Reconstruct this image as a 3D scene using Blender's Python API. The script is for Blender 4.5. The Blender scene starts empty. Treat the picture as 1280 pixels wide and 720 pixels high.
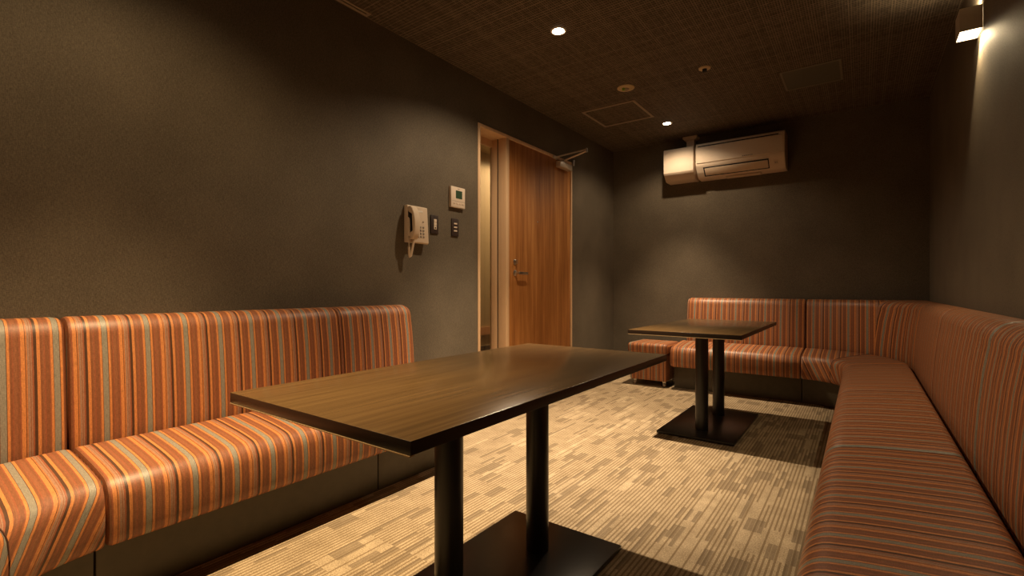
import bpy, bmesh, math, random
from mathutils import Vector, Matrix

# ------------------------------------------------------------------ camera, world, lights, exposure
SC = bpy.context.scene
COL = SC.collection
XL, XR, YB, YN, CZ = -2.39, 0.457, 5.35, -0.428, 2.61      # room planes (left, right, back, near, ceiling)

cd = bpy.data.cameras.new('camera'); cam = bpy.data.objects.new('camera', cd); COL.objects.link(cam)
cam.location = (0, 0, 1.0); cam.rotation_euler = (math.radians(90), 0, math.radians(35.93))
cd.lens = 17.0; cd.sensor_width = 36.0; cd.clip_start = 0.02
SC.camera = cam
SC.view_settings.view_transform = 'Standard'
SC.view_settings.look = 'None'
SC.view_settings.gamma = 1.0
SC.view_settings.use_curve_mapping = False
SC.view_settings.exposure = 0.0

w = bpy.data.worlds.new('world'); SC.world = w; w.use_nodes = True
w.node_tree.nodes['Background'].inputs[0].default_value = (1, .72, .45, 1)
w.node_tree.nodes['Background'].inputs[1].default_value = 0.0

WARM = (1.0, 0.70, 0.40)
DOWN_W = 71.0; DOWN_CONE = 142; DOWN_BLEND = 0.5
CORE_W = 330.0; CORE_CONE = 70
SCONCE_W = 19.0
# x, y, wide share, core share, colour
DOWNLIGHTS = [(-1.54, 0.52, .56, 1.30, (1.0, .71, .38)), (-1.54, 2.62, 1.0, 1.6, (1.0, .76, .50)), (-1.545, 4.715, .50, .75, (1.0, .75, .48))]

def spot(name, loc, watts, cone, blend, radius, color=WARM, rot=(0, 0, 0)):
    l = bpy.data.lights.new(name, 'SPOT'); l.energy = watts; l.spot_size = math.radians(cone)
    l.spot_blend = blend; l.shadow_soft_size = radius; l.color = color
    o = bpy.data.objects.new(name, l); COL.objects.link(o); o.location = loc; o.rotation_euler = rot
    return o
for (x, y, k, kc, lc) in DOWNLIGHTS:
    spot('downlight_beam', (x, y, CZ - 0.012), DOWN_W * k, DOWN_CONE, DOWN_BLEND, 0.022, lc)
    spot('downlight_core', (x, y, CZ - 0.012), CORE_W * kc, CORE_CONE, 1.0, 0.022, lc)

# ------------------------------------------------------------------ node helpers
class NT:
    def __init__(s, name):
        s.m = bpy.data.materials.new(name); s.m.use_nodes = True
        s.t = s.m.node_tree; s.b = s.t.nodes['Principled BSDF']
    def n(s, kind, **kw):
        nd = s.t.nodes.new(kind)
        for k, v in kw.items(): setattr(nd, k, v)
        return nd
    def put(s, sock, v):
        if isinstance(v, bpy.types.NodeSocket): s.t.links.new(v, sock)
        elif v is not None: sock.default_value = v
    def math(s, op, a, b=None, c=None):
        nd = s.n('ShaderNodeMath', operation=op)
        s.put(nd.inputs[0], a)
        if b is not None: s.put(nd.inputs[1], b)
        if c is not None: s.put(nd.inputs[2], c)
        return nd.outputs[0]
    def pos(s):
        g = s.n('ShaderNodeTexCoord'); sp = s.n('ShaderNodeSeparateXYZ')
        s.t.links.new(g.outputs['Object'], sp.inputs[0]); return g.outputs['Object'], sp.outputs
    def combine(s, x, y, z=0.0):
        c = s.n('ShaderNodeCombineXYZ')
        for i, v in enumerate((x, y, z)): s.put(c.inputs[i], v)
        return c.outputs[0]
    def white(s, vec):
        nd = s.n('ShaderNodeTexWhiteNoise', noise_dimensions='3D'); s.put(nd.inputs['Vector'], vec); return nd.outputs['Value']
    def noise(s, vec, scale, detail=2.0, rough=0.5):
        nd = s.n('ShaderNodeTexNoise'); s.put(nd.inputs['Vector'], vec)
        nd.inputs['Scale'].default_value = scale; nd.inputs['Detail'].default_value = detail
        nd.inputs['Roughness'].default_value = rough; return nd.outputs[0]
    def scale(s, vec, v):
        nd = s.n('ShaderNodeMapping'); s.put(nd.inputs['Vector'], vec); nd.inputs['Scale'].default_value = v; return nd.outputs[0]
    def ramp(s, fac, stops, mode='LINEAR'):
        nd = s.n('ShaderNodeValToRGB'); cr = nd.color_ramp; cr.interpolation = mode
        while len(cr.elements) < len(stops): cr.elements.new(0.5)
        for e, (p, c) in zip(cr.elements, stops): e.position = p; e.color = (*c, 1)
        s.put(nd.inputs[0], fac); return nd.outputs[0]
    def mix(s, fac, a, b, blend='MIX'):
        nd = s.n('ShaderNodeMix', data_type='RGBA', blend_type=blend)
        s.put(nd.inputs[0], fac)
        for sk, v in ((nd.inputs[6], a), (nd.inputs[7], b)):
            s.put(sk, (*v, 1) if isinstance(v, tuple) and len(v) == 3 else v)
        return nd.outputs[2]
    def bump(s, h, strength, dist):
        nd = s.n('ShaderNodeBump'); nd.inputs['Strength'].default_value = strength
        nd.inputs['Distance'].default_value = dist; s.put(nd.inputs['Height'], h)
        s.t.links.new(nd.outputs[0], s.b.inputs['Normal'])
    def done(s, color, rough=0.5, metal=0.0, spec=None):
        s.put(s.b.inputs['Base Color'], (*color, 1) if isinstance(color, tuple) and len(color) == 3 else color)
        s.put(s.b.inputs['Roughness'], rough); s.b.inputs['Metallic'].default_value = metal
        if spec is not None: s.b.inputs['Specular IOR Level'].default_value = spec
        return s.m

def plain(name, color, rough=0.5, metal=0.0, spec=None, var=0.06, scale=40):
    t = NT(name); v, _ = t.pos(); n = t.noise(v, scale, 3)
    f = t.math('MULTIPLY_ADD', n, 2 * var, 1 - var)
    c = t.mix(1.0, color, t.combine(f, f, f), 'MULTIPLY')
    return t.done(c, rough, metal, spec)

def emit(name, color, strength):
    t = NT(name); t.done((0.8, 0.8, 0.8), 0.5)
    t.b.inputs['Emission Color'].default_value = (*color, 1); t.b.inputs['Emission Strength'].default_value = strength
    return t.m

# ------------------------------------------------------------------ materials
def wall_mat():
    t = NT('woven_wallpaper'); v, p = t.pos()
    a = t.noise(t.scale(v, (1, 1, 5)), 105, 2, .6); b = t.noise(t.scale(v, (5, 5, 1)), 95, 2, .6)
    big = t.noise(v, 3, 3)
    s_ = t.math('ADD', t.math('MULTIPLY', t.math('ADD', a, b), .5), t.math('MULTIPLY', big, .25))
    c = t.ramp(s_, [(.48, (.082, .066, .046)), (.80, (.188, .152, .108))])
    t.bump(t.math('ADD', a, b), .35, .002)
    return t.done(c, .75, spec=.3)
def ceil_mat():
    t = NT('ceiling_grid_paper'); v, p = t.pos()
    def line(co, pitch, wid, seed):
        q = t.math('DIVIDE', co, pitch); f = t.math('FRACT', q)
        on = t.math('LESS_THAN', f, wid)
        rnd = t.white(t.combine(t.math('FLOOR', q), seed, 0.5))
        return t.math('MULTIPLY', on, t.math('MULTIPLY_ADD', rnd, .6, .40))
    g = t.math('MAXIMUM', line(p[0], .0135, .36, 1.5), line(p[1], .0225, .36, 7.5))
    cell = t.white(t.combine(t.math('FLOOR', t.math('DIVIDE', p[0], .0135)), t.math('FLOOR', t.math('DIVIDE', p[1], .0225)), .3))
    g = t.math('ADD', t.math('MULTIPLY', g, .7), t.math('MULTIPLY', cell, .22))
    c = t.ramp(g, [(0, (.045, .035, .025)), (.35, (.10, .078, .056)), (1, (.26, .205, .15))])
    t.bump(g, .3, .0015)
    return t.done(c, .7, spec=.25)
def carpet_mat():
    t = NT('ribbed_carpet_tile'); v, p = t.pos(); x, y = p[0], p[1]
    P = .0175
    q = t.math('DIVIDE', x, P); i = t.math('FLOOR', q); f = t.math('FRACT', q)
    tile = t.math('MULTIPLY', t.math('FLOOR', t.math('DIVIDE', x, .5)), 7.37)
    def run(dx, bl, seed, shift=0.0):          # runs of neighbouring ribs that change together, row by row
        row = t.math('FLOOR', t.math('ADD', t.math('DIVIDE', y, bl), shift))
        vec = t.combine(t.math('MULTIPLY', i, dx), t.math('ADD', t.math('MULTIPLY', row, 5.77), tile), seed)
        return t.noise(vec, 1.0, 1, .5)
    strk = t.white(t.combine(t.math('ADD', i, .5), t.math('FLOOR', t.math('DIVIDE', y, .125)), 15.2))
    lng = t.white(t.combine(t.math('ADD', i, .5), t.math('FLOOR', t.math('ADD', t.math('DIVIDE', y, .31), t.white(t.combine(i, 2.5, 4.5)))), 31.2))
    plainb = t.math('GREATER_THAN', run(.11, .25, 3.3), .60)
    third = t.math('LESS_THAN', t.math('FRACT', t.math('DIVIDE', t.math('ADD', i, .5), 3.0)), .34)
    groove = t.math('LESS_THAN', f, .42)
    groove = t.math('MULTIPLY', groove, t.math('SUBTRACT', 1.0, t.math('MULTIPLY', plainb, t.math('SUBTRACT', 1.0, third))))
    patch = t.math('GREATER_THAN', run(.17, .125, 11.1, .5), .625)
    stp = t.math('MULTIPLY', t.math('LESS_THAN', strk, .30), t.math('GREATER_THAN', run(.10, .125, 23.7), .56))
    dark = t.math('MAXIMUM', patch, t.math('MAXIMUM', stp, t.math('LESS_THAN', lng, .045)))
    pile = t.noise(v, 190, 2, .7); soft = t.noise(v, 9, 3, .6)
    base = t.ramp(t.math('ADD', t.math('MULTIPLY', pile, .7), t.math('MULTIPLY', soft, .3)), [(.36, (.28, .21, .13)), (.66, (.66, .525, .35))])
    c = t.mix(t.math('MULTIPLY', groove, .66), base, (.17, .11, .055))
    dk = t.mix(t.math('MULTIPLY', t.math('GREATER_THAN', f, .8), .5), (.175, .128, .082), (.38, .30, .19))
    c = t.mix(t.math('MULTIPLY', dark, .66), c, dk)
    t.bump(t.math('SUBTRACT', t.math('MULTIPLY', pile, .6), t.math('MULTIPLY', groove, .8)), .6, .004)
    return t.done(c, .95, spec=.1)
def stripe_mat():
    t = NT('striped_upholstery')
    uv = t.n('ShaderNodeUVMap'); sp = t.n('ShaderNodeSeparateXYZ'); t.t.links.new(uv.outputs[0], sp.inputs[0])
    u, vv = sp.outputs[0], sp.outputs[1]
    O, O2, B, B2 = (.56, .215, .070), (.45, .165, .055), (.225, .084, .037), (.265, .100, .046)
    G, D, L, R = (.25, .228, .185), (.08, .036, .018), (.33, .185, .120), (.29, .092, .042)
    st = [(0, G), (.062, D), (.072, O), (.125, B), (.17, R), (.19, B2), (.255, B), (.30, R), (.325, O), (.405, D), (.417, O2),
          (.445, L), (.49, B2), (.505, L), (.53, R), (.565, D), (.625, O), (.685, B), (.73, B2), (.76, R), (.785, B), (.86, R),
          (.885, O), (.935, D), (.943, G)]
    f = t.math('FRACT', t.math('DIVIDE', t.math('ADD', u, 10.0), .132))
    c = t.ramp(f, st, 'CONSTANT')
    th = t.noise(t.combine(t.math('MULTIPLY', u, 160), t.math('MULTIPLY', vv, 420)), 1.0, 2, .7)
    fine = t.noise(t.combine(t.math('MULTIPLY', u, 700), t.math('MULTIPLY', vv, 60)), 1.0, 1, .5)
    m = t.math('MULTIPLY_ADD', t.math('ADD', th, fine), .95, .10)
    c = t.mix(1.0, c, t.combine(m, m, m), 'MULTIPLY')
    t.bump(th, .25, .0012)
    return t.done(c, .46, spec=.5)
def wood(name, lo, mid, hi, axis, rough, scale=1.0, grain=38, coat=0.0, spec=.5):
    t = NT(name); v, p = t.pos()
    st = [grain, grain, grain]; st[axis] = 1.1
    a = t.noise(t.scale(v, tuple(k * scale for k in st)), 1.0, 4, .6)
    st2 = [160, 160, 160]; st2[axis] = 5
    b = t.noise(t.scale(v, tuple(k * scale for k in st2)), 1.0, 3, .6)
    f = t.math('ADD', t.math('MULTIPLY', a, .72), t.math('MULTIPLY', b, .28))
    c = t.ramp(f, [(.32, lo), (.5, mid), (.68, hi)])
    t.bump(b, .08, .001)
    if coat: t.b.inputs['Coat Weight'].default_value = coat; t.b.inputs['Coat Roughness'].default_value = .18
    return t.done(c, rough, spec=spec)

M = dict(
    wall=wall_mat(), ceiling=ceil_mat(), carpet=carpet_mat(), fabric=stripe_mat(),
    door=wood('door_veneer', (.24, .085, .020), (.40, .160, .042), (.56, .26, .08), 2, .55, grain=24, spec=.3),
    frame=wood('pale_frame_wood', (.68, .43, .24), (.76, .51, .30), (.82, .57, .35), 2, .5, .5),
    table=wood('dark_oak_top', (.078, .044, .016), (.108, .062, .023), (.145, .086, .032), 1, .24, 1.2),
    tedge=plain('table_edge_laminate', (.018, .011, .007), .32),
    tline=plain('table_lower_edge_line', (.55, .38, .20), .3),
    black=plain('black_powder_coat', (.012, .010, .009), .30, .0, .5),
    base=plain('bench_base_vinyl', (.075, .060, .038), .42, scale=25, var=.25),
    piping=plain('seam_piping', (.08, .03, .016), .6),
    ivory=plain('ivory_plastic', (.72, .60, .48), .62, spec=.25, var=.03),
    ivory2=plain('cream_plastic', (.66, .53, .40), .6, spec=.25, var=.03),
    white=plain('white_trim_metal', (.80, .74, .66), .35),
    plate=plain('dark_switch_plate', (.045, .030, .026), .45),
    lcd=plain('lcd_screen', (.045, .085, .050), .25),
    slot=plain('dark_slot', (.010, .008, .006), .6),
    greyp=plain('grey_print', (.28, .24, .20), .6),
    steel=plain('brushed_steel', (.62, .58, .53), .28, 1.0),
    closer=plain('closer_silver_paint', (.66, .58, .49), .38, .5),
    ctrim=plain('ceiling_trim_brown', (.34, .27, .20), .5),
    cpanel=plain('ceiling_panel_grey', (.115, .108, .080), .6),
    cpframe=plain('ceiling_panel_frame', (.20, .18, .13), .6),
    detect=plain('detector_yellowed', (.62, .48, .28), .5),
    green=plain('indicator_green', (.25, .42, .05), .4),
    corr=plain('corridor_wall_paint', (.34, .26, .14), .7),
    corrd=plain('corridor_skirting', (.018, .015, .016), .5),
    corrb=plain('corridor_orange_band', (.50, .25, .12), .5),
    lamp=emit('lamp_glow', (1.0, .86, .66), 60.0),
    sconce_glow=emit('sconce_glow', (1.0, .80, .50), 14.0),
    caster=plain('caster_plastic', (.32, .26, .20), .4),
)
def glass_mat():
    t = NT('clear_glass'); t.done((.92, .9, .82), .02); t.b.inputs['Transmission Weight'].default_value = 1.0
    t.b.inputs['IOR'].default_value = 1.45; return t.m
M['glass'] = glass_mat()

# ------------------------------------------------------------------ geometry helpers
def link(name, bm, mats, parent=None, smooth=False, loc=None):
    me = bpy.data.meshes.new(name); bm.normal_update(); bm.to_mesh(me); bm.free()
    for m in (mats if isinstance(mats, (list, tuple)) else [mats]): me.materials.append(m)
    if smooth:
        me.polygons.foreach_set('use_smooth', [True] * len(me.polygons))
        try: me.set_sharp_from_angle(angle=math.radians(38))
        except Exception: pass
    o = bpy.data.objects.new(name, me); COL.objects.link(o)
    if parent: o.parent = parent; o.matrix_parent_inverse = Matrix.Translation(-Vector(parent.location))
    return o
def root(name, loc, label, cat, group=None):
    o = bpy.data.objects.new(name, None); COL.objects.link(o); o.location = loc; o.empty_display_size = .1
    return tag(o, label, cat, group)
def tag(o, label, cat, group=None):
    o['label'] = label; o['category'] = cat
    if group: o['group'] = group
    return o
def struct(o): o['kind'] = 'structure'; return o

def bx(bm, x0, x1, y0, y1, z0, z1, bev=0.0, seg=2, mi=0):
    r = bmesh.ops.create_cube(bm, size=1.0); vs = r['verts']
    for v in vs:
        v.co.x = x0 + (v.co.x + .5) * (x1 - x0); v.co.y = y0 + (v.co.y + .5) * (y1 - y0); v.co.z = z0 + (v.co.z + .5) * (z1 - z0)
    fs = set(f for v in vs for f in v.link_faces)
    for f in fs: f.material_index = mi
    if bev:
        es = list(set(e for v in vs for e in v.link_edges))
        bmesh.ops.bevel(bm, geom=es, offset=bev, segments=seg, profile=.5, affect='EDGES')
    return bm
def box(name, x0, x1, y0, y1, z0, z1, m, parent=None, bev=0.0, seg=2):
    return link(name, bx(bmesh.new(), x0, x1, y0, y1, z0, z1, bev, seg), m, parent, smooth=bev > 0)
def lathe(bm, prof, center, axis='Z', n=40, mi=0):
    """prof: list of (r, h) revolved about the axis through center."""
    cx, cy, cz = center; rings = []
    for r, h in prof:
        ring = []
        for k in range(n):
            a = 2 * math.pi * k / n; c, s = math.cos(a) * r, math.sin(a) * r
            p = {'Z': (cx + c, cy + s, cz + h), 'X': (cx + h, cy + c, cz + s), 'Y': (cx + c, cy + h, cz + s)}[axis]
            ring.append(bm.verts.new(p))
        rings.append(ring)
    for a, b in zip(rings, rings[1:]):
        for k in range(n):
            f = bm.faces.new((a[k], a[(k + 1) % n], b[(k + 1) % n], b[k])); f.material_index = mi
    for ring in (rings[0], rings[-1]):
        f = bm.faces.new(ring); f.material_index = mi
    bmesh.ops.recalc_face_normals(bm, faces=bm.faces[:])
    return bm
def tube(bm, pts, r, n=10):
    pts = [Vector(p) for p in pts]; rings = []
    up = Vector((0, 0, 1))
    for i, p in enumerate(pts):
        d = (pts[min(i + 1, len(pts) - 1)] - pts[max(i - 1, 0)]).normalized()
        a = d.cross(up)
        if a.length < .05: a = d.cross(Vector((1, 0, 0)))
        a.normalize(); b = d.cross(a).normalized()
        rr = r[i] if isinstance(r, (list, tuple)) else r
        rings.append([bm.verts.new(p + (a * math.cos(t) + b * math.sin(t)) * rr) for t in [2 * math.pi * k / n for k in range(n)]])
    for a, b in zip(rings, rings[1:]):
        for k in range(n): bm.faces.new((a[k], a[(k + 1) % n], b[(k + 1) % n], b[k]))
    bm.faces.new(rings[0]); bm.faces.new(rings[-1])
    bmesh.ops.recalc_face_normals(bm, faces=bm.faces[:])
    return bm
def extr(bm, poly, axis, a0, a1, mi=0, bev=0.0):
    """extrude a closed 2D polygon along an axis; poly coords are the other two axes in order."""
    def P(u, v, a): return {'X': (a, u, v), 'Y': (u, a, v), 'Z': (u, v, a)}[axis]
    A = [bm.verts.new(P(u, v, a0)) for u, v in poly]; B = [bm.verts.new(P(u, v, a1)) for u, v in poly]
    n = len(poly); fs = [bm.faces.new(A), bm.faces.new(B)]
    for k in range(n): fs.append(bm.faces.new((A[k], A[(k + 1) % n], B[(k + 1) % n], B[k])))
    for f in fs: f.material_index = mi
    bmesh.ops.recalc_face_normals(bm, faces=bm.faces[:])
    if bev:
        es = list(set(e for f in fs for e in f.edges))
        bmesh.ops.bevel(bm, geom=es, offset=bev, segments=2, profile=.5, affect='EDGES')
    return bm

# ------------------------------------------------------------------ the room
T = .12
door_y0, door_y1, door_z = 2.850, 4.332, 2.272
bm = bmesh.new()
bx(bm, XL - T, XL, YN - T, door_y0, 0, CZ); bx(bm, XL - T, XL, door_y1, YB + T, 0, CZ); bx(bm, XL - T, XL, door_y0, door_y1, door_z, CZ)
struct(link('wall_left', bm, M['wall']))
struct(box('wall_back', XL, XR, YB, YB + T, 0, CZ, M['wall']))
struct(box('wall_right', XR, XR + T, YN - T, YB + T, 0, CZ, M['wall']))
struct(box('wall_near', XL, XR, YN - T, YN, 0, CZ, M['wall']))
struct(box('floor', XL - T, XR + T, YN - T, YB + T, -.10, 0, M['carpet']))
struct(box('ceiling', XL - T, XR + T, YN - T, YB + T, CZ, CZ + .10, M['ceiling']))
struct(box('baseboard_back', XL + .008, XR - .6, YB - .008, YB, 0, .05, M['slot']))
struct(link('baseboard_left', bx(bx(bmesh.new(), XL, XL + .008, 2.08, door_y0, 0, .05), XL, XL + .008, door_y1, YB, 0, .05), M['slot']))

# doorway: casing, glazed sidelight, mullion, door leaf, closer, handle, lock
dr = struct(bpy.data.objects.new('door_1', None)); COL.objects.link(dr); dr.location = (XL, 3.6, 0)
bm = bmesh.new()
PY = 3.253
bx(bm, XL - .17, XL + .006, door_y0, door_y0 + .026, 0, door_z, .002)               # left jamb
bx(bm, XL - .17, XL + .006, door_y1 - .022, door_y1, 0, door_z, .002)               # right jamb
bx(bm, XL - .17, XL + .006, door_y0 + .026, door_y1 - .022, door_z - .026, door_z, .002)   # head
link('door_frame', bm, M['frame'], dr, True)
bm = bmesh.new()
bx(bm, XL - .082, XL + .004, 3.212, PY, 0, door_z - .026, .002)
bx(bm, XL - .17, XL - .086, 3.209, PY, 0, door_z - .026, .002)
link('mullion', bm, M['frame'], dr, True)
box('gasket', XL - .0865, XL - .0815, 3.2075, 3.240, 0, door_z - .026, M['slot'], dr)
bm = bmesh.new()                                                                       # bead around the glass
bx(bm, XL - .17, XL - .14, door_y0 + .026, 3.209, door_z - .085, door_z - .026, .002)
bx(bm, XL - .17, XL - .14, door_y0 + .026, 3.209, 0, .08, .002)
link('glazing_bead', bm, M['frame'], dr, True)
box('glass_pane', XL - .160, XL - .152, door_y0 + .026, 3.209, .08, door_z - .085, M['glass'], dr)
leaf = box('door_leaf', XL - .045, XL - .004, PY + .004, door_y1 - .026, .006, door_z - .030, M['door'], dr, .0015)
bm = bmesh.new(); bx(bm, XL - .09, XL - .05, PY, door_y1 - .022, 0, door_z - .026)
link('door_backing', bm, M['frame'], dr)
# hinge pin at the top right of the leaf
bm = lathe(bmesh.new(), [(.009, 0), (.012, .003), (.012, .058), (.009, .061)], (XL + .020, door_y1 - .002, 2.235), n=16)
link('hinge_pivot', bm, M['steel'], dr, True)
# lever handle and thumb-turn lock
hx = XL - .004
hd = link('door_handle', lathe(bmesh.new(), [(.026, 0), (.026, .006), (.022, .009), (.011, .010), (.010, .045), (.012, .050)], (hx, 3.345, 1.128), 'X', 28), M['steel'], dr, True)
bm = bx(bmesh.new(), hx + .040, hx + .054, 3.340, 3.470, 1.113, 1.137, .004)
link('lever', bm, M['steel'], hd, True)
lk = link('door_lock', lathe(bmesh.new(), [(.024, 0), (.024, .006), (.019, .010), (.008, .011)], (hx, 3.343, 1.222), 'X', 28), M['steel'], dr, True)
bm = bx(bmesh.new(), hx + .010, hx + .030, 3.338, 3.348, 1.205, 1.239, .003)
link('thumb_turn', bm, M['steel'], lk, True)
link('peephole', lathe(bmesh.new(), [(.006, 0), (.006, .003), (.004, .004)], (hx, 3.70, 1.60), 'X', 16), M['steel'], dr, True)
# door closer: body on the leaf, two arms folded to an elbow out in the room
cl = link('door_closer', bx(bmesh.new(), hx, hx + .055, 4.02, 4.255, 2.165, 2.222, .006), M['closer'], dr, True)
link('closer_arm', tube(bmesh.new(), [(hx + .03, 4.10, 2.235), (hx + .06, 4.103, 2.243), (hx + .272, 4.135, 2.300)], .009, 8), M['steel'], cl, True)
link('closer_arm', tube(bmesh.new(), [(hx + .012, 3.99, 2.252), (hx + .15, 4.066, 2.286), (hx + .272, 4.135, 2.318)], .008, 8), M['steel'], cl, True)
link('elbow', lathe(bmesh.new(), [(.011, 0), (.012, .004), (.012, .034), (.008, .038)], (hx + .272, 4.135, 2.292), n=16), M['steel'], cl, True)
link('arm_bracket', bx(bmesh.new(), hx + .002, hx + .022, 3.955, 4.02, 2.236, 2.262, .003), M['closer'], cl, True)
link('closer_spindle', lathe(bmesh.new(), [(.014, 0), (.014, .014)], (hx + .03, 4.10, 2.222), n=16), M['steel'], cl, True)

# corridor seen through the sidelight
bm = bmesh.new()
bx(bm, -3.72, -3.66, 2.6, 7.4, .0, CZ)
bx(bm, -3.72, XL - T, 2.54, 2.60, .0, CZ)
bx(bm, -3.72, XL - T, 7.4, 7.46, .0, CZ)
struct(link('wall_corridor', bm, M['corr']))
bm = bmesh.new(); bx(bm, -3.72, XL - T, 2.54, 7.46, -.1, 0)
struct(link('floor_corridor', bm, M['corrd']))
bm = bmesh.new(); bx(bm, -3.72, XL - T, 2.54, 7.46, CZ, CZ + .1)
struct(link('ceiling_corridor', bm, M['corr']))
struct(box('baseboard_corridor', -3.66, -3.645, 2.6, 7.4, 0, .31, M['corrd']))
struct(box('trim_1', -3.66, -3.63, 2.6, 7.4, .445, .535, M['corrb']))  # low orange band running along the corridor wall
spot('corridor_beam', (-3.1, 5.2, CZ - .06), 120.0, 176, .15, .04)

# ------------------------------------------------------------------ upholstered benches
FR = .575                                   # front of the seat, measured from the wall
RC = .885                                   # radius of the corner units at the wall
ZS = .222
def seat_profile():
    p = [(.13, .240), (.545, ZS), (.563, ZS + .004), (.573, ZS + .016), (.578, .27), (.579, .32), (.576, .352)]
    for k in range(1, 8):
        a = math.radians(90 * k / 8); p.append((.504 + .072 * math.cos(a), .352 + .074 * math.sin(a)))
    p += [(.504, .427), (.46, .434), (.40, .441), (.33, .447), (.26, .453), (.212, .455), (.198, .452), (.188, .444), (.183, .43), (.180, .39), (.13, .37)]
    return p
def back_profile():
    p = [(.004, .40), (.162, .40), (.165, .44), (.164, .50), (.156, .62), (.145, .73), (.136, .79), (.132, .812)]
    for k in range(1, 8):
        a = math.radians(90 * k / 8); p.append((.066 + .065 * math.cos(a), .820 + .074 * math.sin(a)))
    p += [(.062, .895), (.04, .896), (.012, .893), (.004, .888)]
    return p
def base_profile(): return [(.01, .002), (.455, .002), (.455, .236), (.01, .236)]
def inset(prof, e):
    if not e: return prof
    n = len(prof); out = []
    for i in range(n):
        a, b, c = Vector(prof[i - 1]), Vector(prof[i]), Vector(prof[(i + 1) % n])
        d1, d2 = (b - a).normalized(), (c - b).normalized()
        n1, n2 = Vector((-d1.y, d1.x)), Vector((-d2.y, d2.x))
        m = (n1 + n2); m = m.normalized() if m.length > 1e-6 else n1
        k = max(.5, m.dot(n1)); out.append(tuple(b + m * (e / k)))
    return out
def stations(kind, a, b, r0, r1, gap=.0022):
    """kind: 'L','B','R' straight runs along Y, X, Y; 'CBR','CLN' corner arcs. Returns (origin, dir, inset, half)."""
    out = []
    def steps(r, rev):
        q = [(gap, r), (gap + .3 * r, .3 * r), (gap + r, 0)] if r else [(gap, 0)]
        return q
    if kind in ('L', 'B', 'R'):
        def st(s, e):
            if kind == 'L': return ((XL, s), (1, 0), e, 0)
            if kind == 'B': return ((s, YB), (0, -1), e, 0)
            return ((XR, s), (-1, 0), e, 0)
        for d, e in steps(r0, 0): out.append(st(a + d, e))
        n = 6
        for k in range(1, n): out.append(st(a + (b - a) * k / n, 0))
        for d, e in reversed(steps(r1, 1)): out.append(st(b - d, e))
        return out
    if kind == 'CBR': cx, cy, t0, sgn = XR - RC, YB - RC, 90, -1     # from +Y (seam on back run) to +X
    else: cx, cy, t0, sgn = XL + RC, YN + RC, 180, 1                  # from -X (seam on left run) to -Y
    N = 24
    def stc(th, e):
        dx, dy = math.cos(math.radians(t0 + sgn * th)), math.sin(math.radians(t0 + sgn * th))
        return ((cx + dx * RC, cy + dy * RC), (-dx, -dy), e, th)
    def sh(d):   # straight shift at the start or end
        return d
    for th in [i * 90 / N for i in range(N + 1)]: out.append(stc(th, 0))
    dg = lambda d: math.degrees(d / .45)
    st0 = [stc(dg(d), e) for d, e in steps(r0, 0)]
    st1 = [stc(90 - dg(d), e) for d, e in reversed(steps(r1, 1))]
    return st0 + [q for q in out if dg(r0 + gap) < q[3] < 90 - dg(r1 + gap)] + st1
def sweep(name, prof, kind, a, b, parent, mat, r0=.012, r1=.012, slant=0.0, fill=False, label=None):
    sts = stations(kind, a, b, r0, r1); bm = bmesh.new(); uvl = bm.loops.layers.uv.new('UVMap')
    n = len(prof); cum = [0]
    for i in range(1, n): cum.append(cum[-1] + (Vector(prof[i]) - Vector(prof[i - 1])).length)
    rings = []
    for (o, d, e, th) in sts:
        pr = inset(prof, e); ring = []
        for (wv, z) in pr:
            ww = wv
            if fill and 0 <= th <= 90 and wv < .06:
                ww = wv - (RC / max(math.cos(math.radians(th)), math.sin(math.radians(th))) - RC)
                ww = max(ww, -(RC * .4142)) + .0
            ring.append(bm.verts.new((o[0] + d[0] * ww, o[1] + d[1] * ww, z)))
        rings.append(ring)
    def uvof(co, j, half):
        if kind in ('L', 'R'): u = co.y
        elif kind == 'B': u = co.x
        elif kind == 'CBR': u = co.x if half == 0 else (XR - RC + (YB - RC)) - co.y
        else: u = co.y if half == 0 else (YN + RC) + (XL + RC) - co.x
        if slant:
            drop = max(0.0, .40 - co.z) if prof[j][0] > .5 else 0.0
            u += (slant if half == 0 else slant) * drop * (1 if kind == 'CBR' else -1)*-1
        return (u, cum[j] if j < n else cum[-1] + .2)
    for k in range(len(rings) - 1):
        A, B = rings[k], rings[k + 1]
        thm = (sts[k][3] + sts[k + 1][3]) / 2; half = 1 if thm > 45 else 0
        for i in range(n):
            j = (i + 1) % n
            f = bm.faces.new((A[i], A[j], B[j], B[i])); f.smooth = True
            for lp, vi in zip(f.loops, (i, j, j, i)): lp[uvl].uv = uvof(lp.vert.co, vi, half)
    for ring, h in ((rings[0], 0), (rings[-1], 1)):
        f = bm.faces.new(ring)
        for lp in f.loops: lp[uvl].uv = (lp.vert.co.x + lp.vert.co.y, lp.vert.co.z)
    bmesh.ops.recalc_face_normals(bm, faces=bm.faces[:])
    o = link(name, bm, mat, parent, True)
    return o
G1, G2 = 'bench units along the left wall', 'bench units of the right-hand corner seating'
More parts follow.
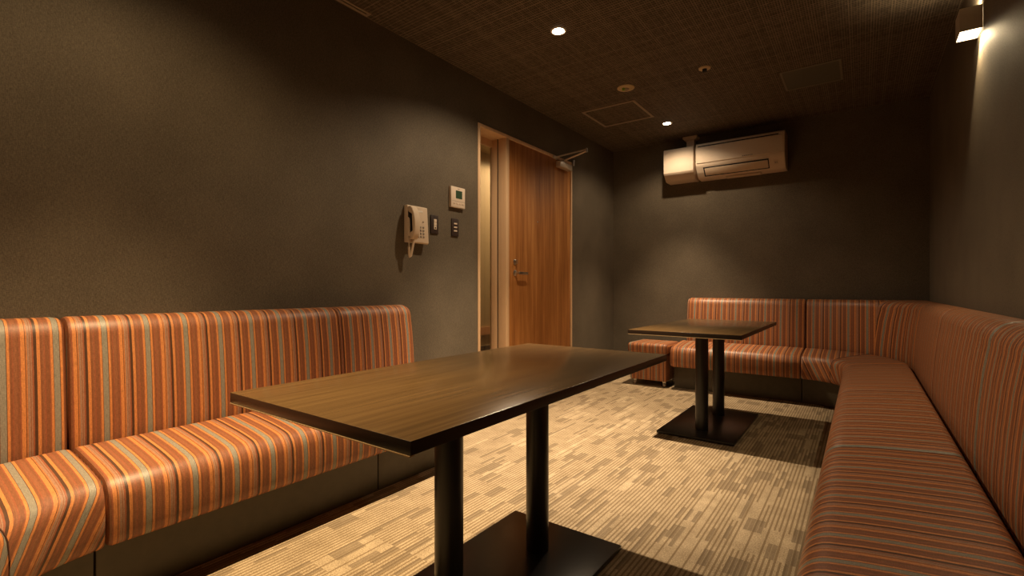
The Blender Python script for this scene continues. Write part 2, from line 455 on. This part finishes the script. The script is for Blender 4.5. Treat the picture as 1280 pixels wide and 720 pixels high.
def bench(kind, a, b, loc, label, group, ends=(False, False), backa=None, cat='bench', basea=None, baseb=None):
    rt = root('upholstered_bench', loc, label, cat, group)
    e0, e1 = (.030 if ends[0] else .013), (.030 if ends[1] else .013)
    corner = kind.startswith('C')
    sweep('seat', seat_profile(), kind, a, b, rt, M['fabric'], e0, e1, slant=.45 if corner else 0)
    sweep('backrest', back_profile(), kind, a if backa is None else backa, b, rt, M['fabric'], e0 if not ends[0] else .03, e1 if not ends[1] else .03, fill=corner)
    if corner:
        cxy, t45 = ((XR - RC, YB - RC), 45) if kind == 'CBR' else ((XL + RC, YN + RC), 225)
        dx, dy = math.cos(math.radians(t45)), math.sin(math.radians(t45))
        pth = [(cxy[0] + dx * (RC - wv), cxy[1] + dy * (RC - wv), z) for wv, z in seat_profile() if wv > .2]
        link('piping', tube(bmesh.new(), pth, .0024, 6), M['piping'], rt, True)
    sweep('base', base_profile(), kind, a if basea is None else basea, b if baseb is None else baseb, rt, M['base'], .004, .004)
    return rt
bench('CLN', 0, 0, (XL + .3, YN + .3, 0), 'striped orange corner bench unit at the lower left edge, ending at the diagonal stripes', G1)
bench('L', .457, 1.545, (XL + .3, 1.0, 0), 'long orange striped bench unit on the left wall, the middle one beside the near table', G1)
bench('L', 1.545, 2.07, (XL + .3, 1.8, 0), 'short striped bench unit ending the left wall row, nearest the telephone', G1, ends=(False, True), baseb=2.05)
bench('B', -1.547, -.428, (-1.0, YB - .3, 0), 'striped bench unit on the back wall behind the small table, beside the stool', G2, ends=(True, False), backa=-1.505, basea=-1.535)
bench('CBR', 0, 0, (XR - .3, YB - .3, 0), 'curved striped corner bench unit where the back wall meets the right wall', G2)
bench('R', 3.30, 4.465, (XR - .3, 3.9, 0), 'striped bench unit on the right wall, the one next to the curved corner', G2)
bench('R', 2.13, 3.30, (XR - .3, 2.7, 0), 'striped bench unit in the middle of the right wall row', G2)
bench('R', .96, 2.13, (XR - .3, 1.5, 0), 'striped bench unit on the right wall closest to the viewer, at the lower right', G2)

# low cube stool on castors beside the back bench
st = root('cube_stool', (-1.77, 5.0, 0), 'low striped cube stool on castors between the left wall and the back bench', 'stool')
def fabric_box(name, x0, x1, y0, y1, z0, z1, bev, parent):
    bm = bx(bmesh.new(), x0, x1, y0, y1, z0, z1, bev, 5)
    uvl = bm.loops.layers.uv.new('UVMap')
    for f in bm.faces:
        nx = abs(f.normal.x)
        for lp in f.loops:
            c = lp.vert.co; lp[uvl].uv = (c.x, c.y * .7 + c.z) if nx < .9 else (c.y, c.z)
    bm.normal_update()
    return link(name, bm, M['fabric'], parent, True)
fabric_box('seat', -1.983, -1.562, 4.775, 5.20, .335, .438, .032, st)
fabric_box('body', -1.960, -1.582, 4.800, 5.175, .062, .330, .010, st)
for (x, y) in ((-1.92, 4.85), (-1.615, 4.845), (-1.93, 5.13), (-1.615, 5.13)):
    c = link('caster', lathe(bmesh.new(), [(.018, -.012), (.023, -.008), (.023, .008), (.018, .012)], (x, y, .0235), 'X', 20), M['caster'], st, True)
    link('caster_bracket', bx(bmesh.new(), x - .015, x + .015, y - .012, y + .012, .040, .062, .002), M['steel'], c, True)
link('catch_button', lathe(bmesh.new(), [(.010, 0), (.010, -.006), (.006, -.009)], (-1.585, 4.79, .322), 'Y', 16), M['white'], st, True)

# ------------------------------------------------------------------ tables
def table(cx, cy, label):
    rt = root('pedestal_table', (cx, cy, 0), label, 'table', 'pedestal tables')
    hx_, hy_ = .3445, .697
    bm = bx(bmesh.new(), cx - hx_, cx + hx_, cy - hy_, cy + hy_, .700, .727, .0022, 2)
    for f in bm.faces: f.material_index = 0 if f.normal.z > .9 else 1
    tp = link('tabletop', bm, [M['table'], M['tedge']], rt, True)
    for ya, yb in ((cy - hy_ - .0012, cy - hy_ + .01), (cy + hy_ - .01, cy + hy_ + .0012)):
        link('edge_strip', bx(bmesh.new(), cx - hx_ + .002, cx + hx_ - .002, ya, yb, .6978, .6999), M['tline'], tp)
    px = cx + (.006)
    link('base_plate', bx(bmesh.new(), px - .2475, px + .2475, cy - .445, cy + .445, .006, .022, .0025, 2), M['black'], rt, True)
    for (a, b) in ((-1, -1), (1, -1), (-1, 1), (1, 1)):
        link('foot_pad', lathe(bmesh.new(), [(.014, 0), (.014, .006)], (px + a * .21, cy + b * .41, 0), n=16), M['slot'], rt)
    for s in (-1, 1):
        link('column', lathe(bmesh.new(), [(.0425, .0215), (.0425, .684)], (px, cy + s * .240, 0), n=48), M['black'], rt, True)
    link('mounting_plate', bx(bmesh.new(), px - .17, px + .17, cy - .36, cy + .36, .683, .697, .002), M['black'], rt, True)
    return rt
table(-.9955, 1.288, 'large dark wood pedestal table in the foreground beside the left bench')
table(-.9065, 3.722, 'dark wood pedestal table further back, in front of the back wall bench')

# ------------------------------------------------------------------ air conditioner
ac = root('air_conditioner', (-.98, YB, 2.30), 'cream wall-mounted air conditioner high on the back wall', 'air conditioner')
x0, x1, yf = -1.385, -.585, 5.12
prof = [(YB, 2.475), (yf + .035, 2.478), (yf + .01, 2.47), (yf, 2.455), (yf - .002, 2.36), (yf, 2.258), (yf + .008, 2.240), (yf + .050, 2.185), (yf + .098, 2.140), (yf + .13, 2.130), (YB, 2.130)]
link('body', extr(bmesh.new(), prof, 'X', x0, x1, bev=.003), M['ivory'], ac, True)
pnl = extr(bmesh.new(), [(yf - .004, 2.268), (yf - .009, 2.272), (yf - .010, 2.43), (yf - .004, 2.436), (yf + .002, 2.43), (yf + .002, 2.27)], 'X', x0 + .012, x1 - .012, bev=.0015)
fp = link('front_panel', pnl, M['ivory'], ac, True)
link('panel_gap', bx(bmesh.new(), x0 + .02, x1 - .05, yf - .004, yf + .004, 2.437, 2.446), M['slot'], ac)
def slant_pt(t, off):                       # point on the slanted lower face, t from its top to its bottom
    a, b = Vector((yf + .008, 2.240)), Vector((yf + .098, 2.140)); d = (b - a).normalized(); nrm = Vector((d.y, -d.x))
    if nrm.x > 0: nrm = -nrm
    q = a + (b - a) * t + nrm * off; return (q.x, q.y)
def slant_box(t0_, t1_, o0, o1): return [slant_pt(t0_, o0), slant_pt(t1_, o0), slant_pt(t1_, o1), slant_pt(t0_, o1)]
link('air_outlet', extr(bmesh.new(), slant_box(.10, .88, -.005, .0075), 'X', x0 + .07, x1 - .135), M['slot'], ac)
link('louver', extr(bmesh.new(), slant_box(.19, .80, .000, .0105), 'X', x0 + .082, x1 - .143, bev=.002), M['ivory2'], ac, True)
link('indicator_panel', extr(bmesh.new(), slant_box(.30, .62, .000, .008), 'X', x1 - .095, x1 - .055, bev=.001), M['ivory2'], ac, True)
bm = bmesh.new()
for k in range(6): bx(bm, -.945 + k * .016, -.945 + k * .016 + .011, yf - .0112, yf - .0098, 2.279, 2.287)
link('maker_mark', bm, M['greyp'], ac)
bm = bmesh.new()
extr(bm, slant_box(.40, .52, .007, .0092), 'X', x1 - .085, x1 - .078); extr(bm, slant_box(.40, .52, .007, .0092), 'X', x1 - .072, x1 - .065)
link('indicator_lamp', bm, M['greyp'], ac)
link('bottom_flap', bx(bmesh.new(), -1.12, -.80, yf + .110, yf + .19, 2.118, 2.131, .002), M['ivory2'], ac, True)
# piping cover and riser
pc = root('pipe_cover', (-1.56, YB, 2.33), 'cream square pipe cover box left of the air conditioner', 'pipe cover')
prof = [(YB, 2.465), (yf + .012, 2.465), (yf, 2.455), (yf, 2.215), (yf + .015, 2.195), (yf + .075, 2.140), (yf + .10, 2.134), (YB, 2.134)]
link('cover_box', extr(bmesh.new(), prof, 'X', -1.716, -1.408, bev=.004), M['ivory'], pc, True)
link('pipe_duct', bx(bmesh.new(), -1.520, -1.440, 5.27, YB - .001, 2.463, 2.60, .004), M['ivory2'], pc, True)
fl = extr(bmesh.new(), [(-1.535, 2.570), (-1.425, 2.570), (-1.405, 2.588), (-1.405, CZ - .001), (-1.555, CZ - .001), (-1.555, 2.588)], 'Y', 5.25, YB - .001, bev=.002)
link('ceiling_collar', fl, M['ivory2'], pc, True)

# ------------------------------------------------------------------ wall telephone, thermostat, switches
ph = root('wall_telephone', (XL, 2.2, 1.4), 'cream wall telephone with handset and cord left of the doorway', 'telephone')
X = XL
link('body', extr(bmesh.new(), [(X + .001, 1.295), (X + .040, 1.290), (X + .050, 1.296), (X + .036, 1.528), (X + .030, 1.535), (X + .001, 1.535)], 'Y', 2.112, 2.285, bev=.004), M['ivory2'], ph, True)
def phx(z): return X + .050 - (z - 1.296) / (1.528 - 1.296) * .014
bm = bmesh.new()
prof = []
for k in range(13):                       # arched handset, thicker at ear and mouth
    t = k / 12; z = 1.312 + t * .212; prof.append(z)
pts_o = [(phx(z) + .028 + .036 * math.sin(math.pi * i / 12) ** .6, z) for i, z in enumerate(prof)]
pts_i = [(phx(z) + (.004 if i in (0, 1, 2, 10, 11, 12) else .036), z) for i, z in enumerate(prof)]
poly = pts_o + list(reversed(pts_i))
extr(bm, poly, 'Y', 2.108, 2.158)
bmv = [v for v in bm.verts]
me_es = [e for e in bm.edges if abs(e.verts[0].co.y - e.verts[1].co.y) < 1e-5]
bmesh.ops.bevel(bm, geom=me_es, offset=.006, segments=3, profile=.5, affect='EDGES')
hs = link('handset', bm, M['ivory2'], ph, True)
link('cradle', bx(bmesh.new(), phx(1.42) - .004, phx(1.42) + .0075, 2.1125, 2.156, 1.348, 1.492), M['slot'], ph)
cord = [(X + .035, 2.116, 1.450), (X + .050, 2.108, 1.440), (X + .058, 2.104, 1.40), (X + .058, 2.103, 1.33), (X + .055, 2.105, 1.26), (X + .052, 2.110, 1.215),
        (X + .050, 2.117, 1.198), (X + .052, 2.124, 1.205), (X + .058, 2.130, 1.245), (X + .066, 2.134, 1.29), (X + .070, 2.135, 1.318)]
link('cord', tube(bmesh.new(), cord, .0075, 8), M['ivory2'], ph, True)
for r in range(4):
    for c in range(3):
        z = 1.335 + r * .021; y = 2.192 + c * .024
        b = bx(bmesh.new(), phx(z) - .003, phx(z) + .004, y - .0065, y + .0065, z - .0055, z + .0055, .0015)
        link('key_button', b, M['greyp'], ph, True)
for y in (2.205, 2.240):
    link('function_button', bx(bmesh.new(), phx(1.435) - .003, phx(1.435) + .003, y - .006, y + .006, 1.432, 1.438), M['greyp'], ph)
link('name_label', bx(bmesh.new(), phx(1.502) - .004, phx(1.502) + .0015, 2.198, 2.240, 1.496, 1.508), M['white'], ph)

th = root('thermostat', (XL, 2.6, 1.65), 'cream square wall controller with green screen, above the switches', 'thermostat')
link('case', bx(bmesh.new(), X + .001, X + .026, 2.527, 2.676, 1.580, 1.728, .004), M['ivory'], th, True)
link('screen', bx(bmesh.new(), X + .020, X + .0272, 2.575, 2.642, 1.645, 1.702), M['lcd'], th)
for k, y in enumerate((2.560, 2.590, 2.620, 2.650)):
    link('button', bx(bmesh.new(), X + .022, X + .0285, y - .008, y + .008, 1.603, 1.614, .001), M['ivory2'], th, True)
link('lower_flap', bx(bmesh.new(), X + .020, X + .0268, 2.535, 2.668, 1.624, 1.6255), M['greyp'], th)
link('maker_mark', bx(bmesh.new(), X + .020, X + .0266, 2.595, 2.615, 1.712, 1.716), M['greyp'], th)

sw = root('light_switch', (XL, 2.38, 1.44), 'dark wall plate with one white rocker column, nearer the telephone', 'switch', 'dark switch plates')
link('plate', bx(bmesh.new(), X + .001, X + .010, 2.345, 2.416, 1.374, 1.500, .002), M['plate'], sw, True)
for z in (1.414, 1.438, 1.462):
    link('rocker', bx(bmesh.new(), X + .006, X + .0145, 2.369, 2.395, z - .0112, z + .0112, .0015), M['ivory'], sw, True)
link('indicator', bx(bmesh.new(), X + .010, X + .0153, 2.376, 2.388, 1.408, 1.418), M['slot'], sw)
sw = root('light_switch', (XL, 2.59, 1.44), 'dark wall plate with three small white buttons, beside the door frame', 'switch', 'dark switch plates')
link('plate', bx(bmesh.new(), X + .001, X + .010, 2.551, 2.624, 1.374, 1.500, .002), M['plate'], sw, True)
for z in (1.412, 1.438, 1.464):
    link('button', bx(bmesh.new(), X + .006, X + .013, 2.572, 2.604, z - .005, z + .005, .001), M['ivory'], sw, True)

# ------------------------------------------------------------------ ceiling fittings
LB = ['recessed ceiling downlight above the near left bench, nearest the viewer',
      'brightest recessed ceiling downlight, in the middle of the ceiling',
      'small lit recessed ceiling downlight nearest the air conditioner']
for (x, y, k, kc, lc), lb in zip(DOWNLIGHTS, LB):
    dl = root('ceiling_downlight', (x, y, CZ), lb, 'downlight', 'ceiling downlights')
    bm = lathe(bmesh.new(), [(.034, -.001), (.040, -.006), (.047, -.006), (.050, -.001)], (x, y, CZ), n=40)
    # ring only: remove the caps
    for f in [f for f in bm.faces if len(f.verts) > 4]: bm.faces.remove(f)
    link('trim_ring', bm, M['white'], dl, True)
    link('lamp', lathe(bmesh.new(), [(.033, -.0010), (.028, -.004), (.012, -.0055)], (x, y, CZ), n=32), M['lamp'], dl, True)
def hatch(name, x0, x1, y0, y1, wf, label, mframe, mpanel, cat):
    h = root(name, ((x0 + x1) / 2, (y0 + y1) / 2, CZ), label, cat)
    bm = bmesh.new(); z0 = CZ - .006
    bx(bm, x0, x0 + wf, y0, y1, z0, CZ - .0005); bx(bm, x1 - wf, x1, y0, y1, z0, CZ - .0005)
    bx(bm, x0 + wf, x1 - wf, y0, y0 + wf, z0, CZ - .0005); bx(bm, x0 + wf, x1 - wf, y1 - wf, y1, z0, CZ - .0005)
    link('frame', bm, mframe, h)
    link('panel', bx(bmesh.new(), x0 + wf, x1 - wf, y0 + wf, y1 - wf, CZ - .003, CZ - .0006), mpanel, h)
hatch('access_hatch', -2.083, -1.578, 3.955, 4.455, .024, 'square ceiling access hatch with pale frame, left of the small downlight', M['ctrim'], M['ceiling'], 'ceiling hatch')
hatch('cover_panel', -.503, -.120, 4.100, 4.508, .014, 'plain dark grey square ceiling panel above the right side of the air conditioner', M['cpframe'], M['cpanel'], 'ceiling panel')
em = root('emergency_light', (-1.54, 3.685, CZ), 'round yellowed ceiling fitting with a green dot, beside the access hatch', 'emergency light')
link('ring', lathe(bmesh.new(), [(.068, -.0005), (.067, -.006), (.050, -.010), (.034, -.010)], (-1.54, 3.685, CZ), n=36), M['detect'], em, True)
link('lens', lathe(bmesh.new(), [(.026, -.0095), (.022, -.018), (.010, -.024)], (-1.54, 3.685, CZ), n=28), M['ctrim'], em, True)
link('indicator', lathe(bmesh.new(), [(.013, -.009), (.012, -.024), (.006, -.029)], (-1.550, 3.662, CZ), n=14), M['green'], em, True)
sd = root('sprinkler_cover', (-.935, 3.692, CZ), 'small round cream ceiling sprinkler cover near the room centre', 'sprinkler')
link('ring', lathe(bmesh.new(), [(.042, -.0005), (.040, -.007), (.026, -.010)], (-.935, 3.692, CZ), n=32), M['detect'], sd, True)
link('head', lathe(bmesh.new(), [(.017, -.0095), (.014, -.022), (.017, -.024), (.017, -.028), (.006, -.032)], (-.935, 3.692, CZ), n=24), M['slot'], sd, True)
vt = root('slot_diffuser', (-2.35, 1.2, CZ), 'narrow slotted air diffuser in the ceiling along the left wall', 'air vent')
bm = bmesh.new(); bx(bm, -2.373, -2.356, .55, 1.80, CZ - .007, CZ - .0005); bx(bm, -2.345, -2.330, .55, 1.80, CZ - .007, CZ - .0005); bx(bm, -2.373, -2.330, 1.795, 1.812, CZ - .0072, CZ - .0006)
link('frame', bm, M['ctrim'], vt)
link('slot', bx(bmesh.new(), -2.356, -2.345, .55, 1.795, CZ - .003, CZ - .0006), M['slot'], vt)

# ------------------------------------------------------------------ wall sconce, open above and below
sx0, sx1, sy0, sy1, sz0, sz1 = .375, XR - .001, 3.122, 3.245, 2.220, 2.330
sn = root('wall_sconce', (XR, 3.18, 2.27), 'small box-shaped up and down wall light high on the right wall', 'wall light')
bm = bmesh.new(); tk = .003
bx(bm, sx0, sx0 + tk, sy0, sy1, sz0, sz1); bx(bm, sx0 + tk, sx1, sy0, sy0 + tk, sz0, sz1); bx(bm, sx0 + tk, sx1, sy1 - tk, sy1, sz0, sz1)
link('shade', bm, M['closer'], sn)
link('diffuser', bx(bmesh.new(), sx0 + tk, sx1 - .002, sy0 + tk, sy1 - tk, sz0 + .004, sz0 + .008), M['sconce_glow'], sn)
link('diffuser', bx(bmesh.new(), sx0 + tk, sx1 - .002, sy0 + tk, sy1 - tk, sz1 - .012, sz1 - .008), M['sconce_glow'], sn)
spot('sconce_down_beam', (.42, 3.185, sz0 + .001), SCONCE_W, 118, .35, .010, (1.0, .76, .44), (math.radians(-18), 0, 0))
spot('sconce_up_beam', (.42, 3.185, sz1 - .005), SCONCE_W * .8, 140, .5, .012, (1.0, .76, .44), (math.pi, 0, 0))
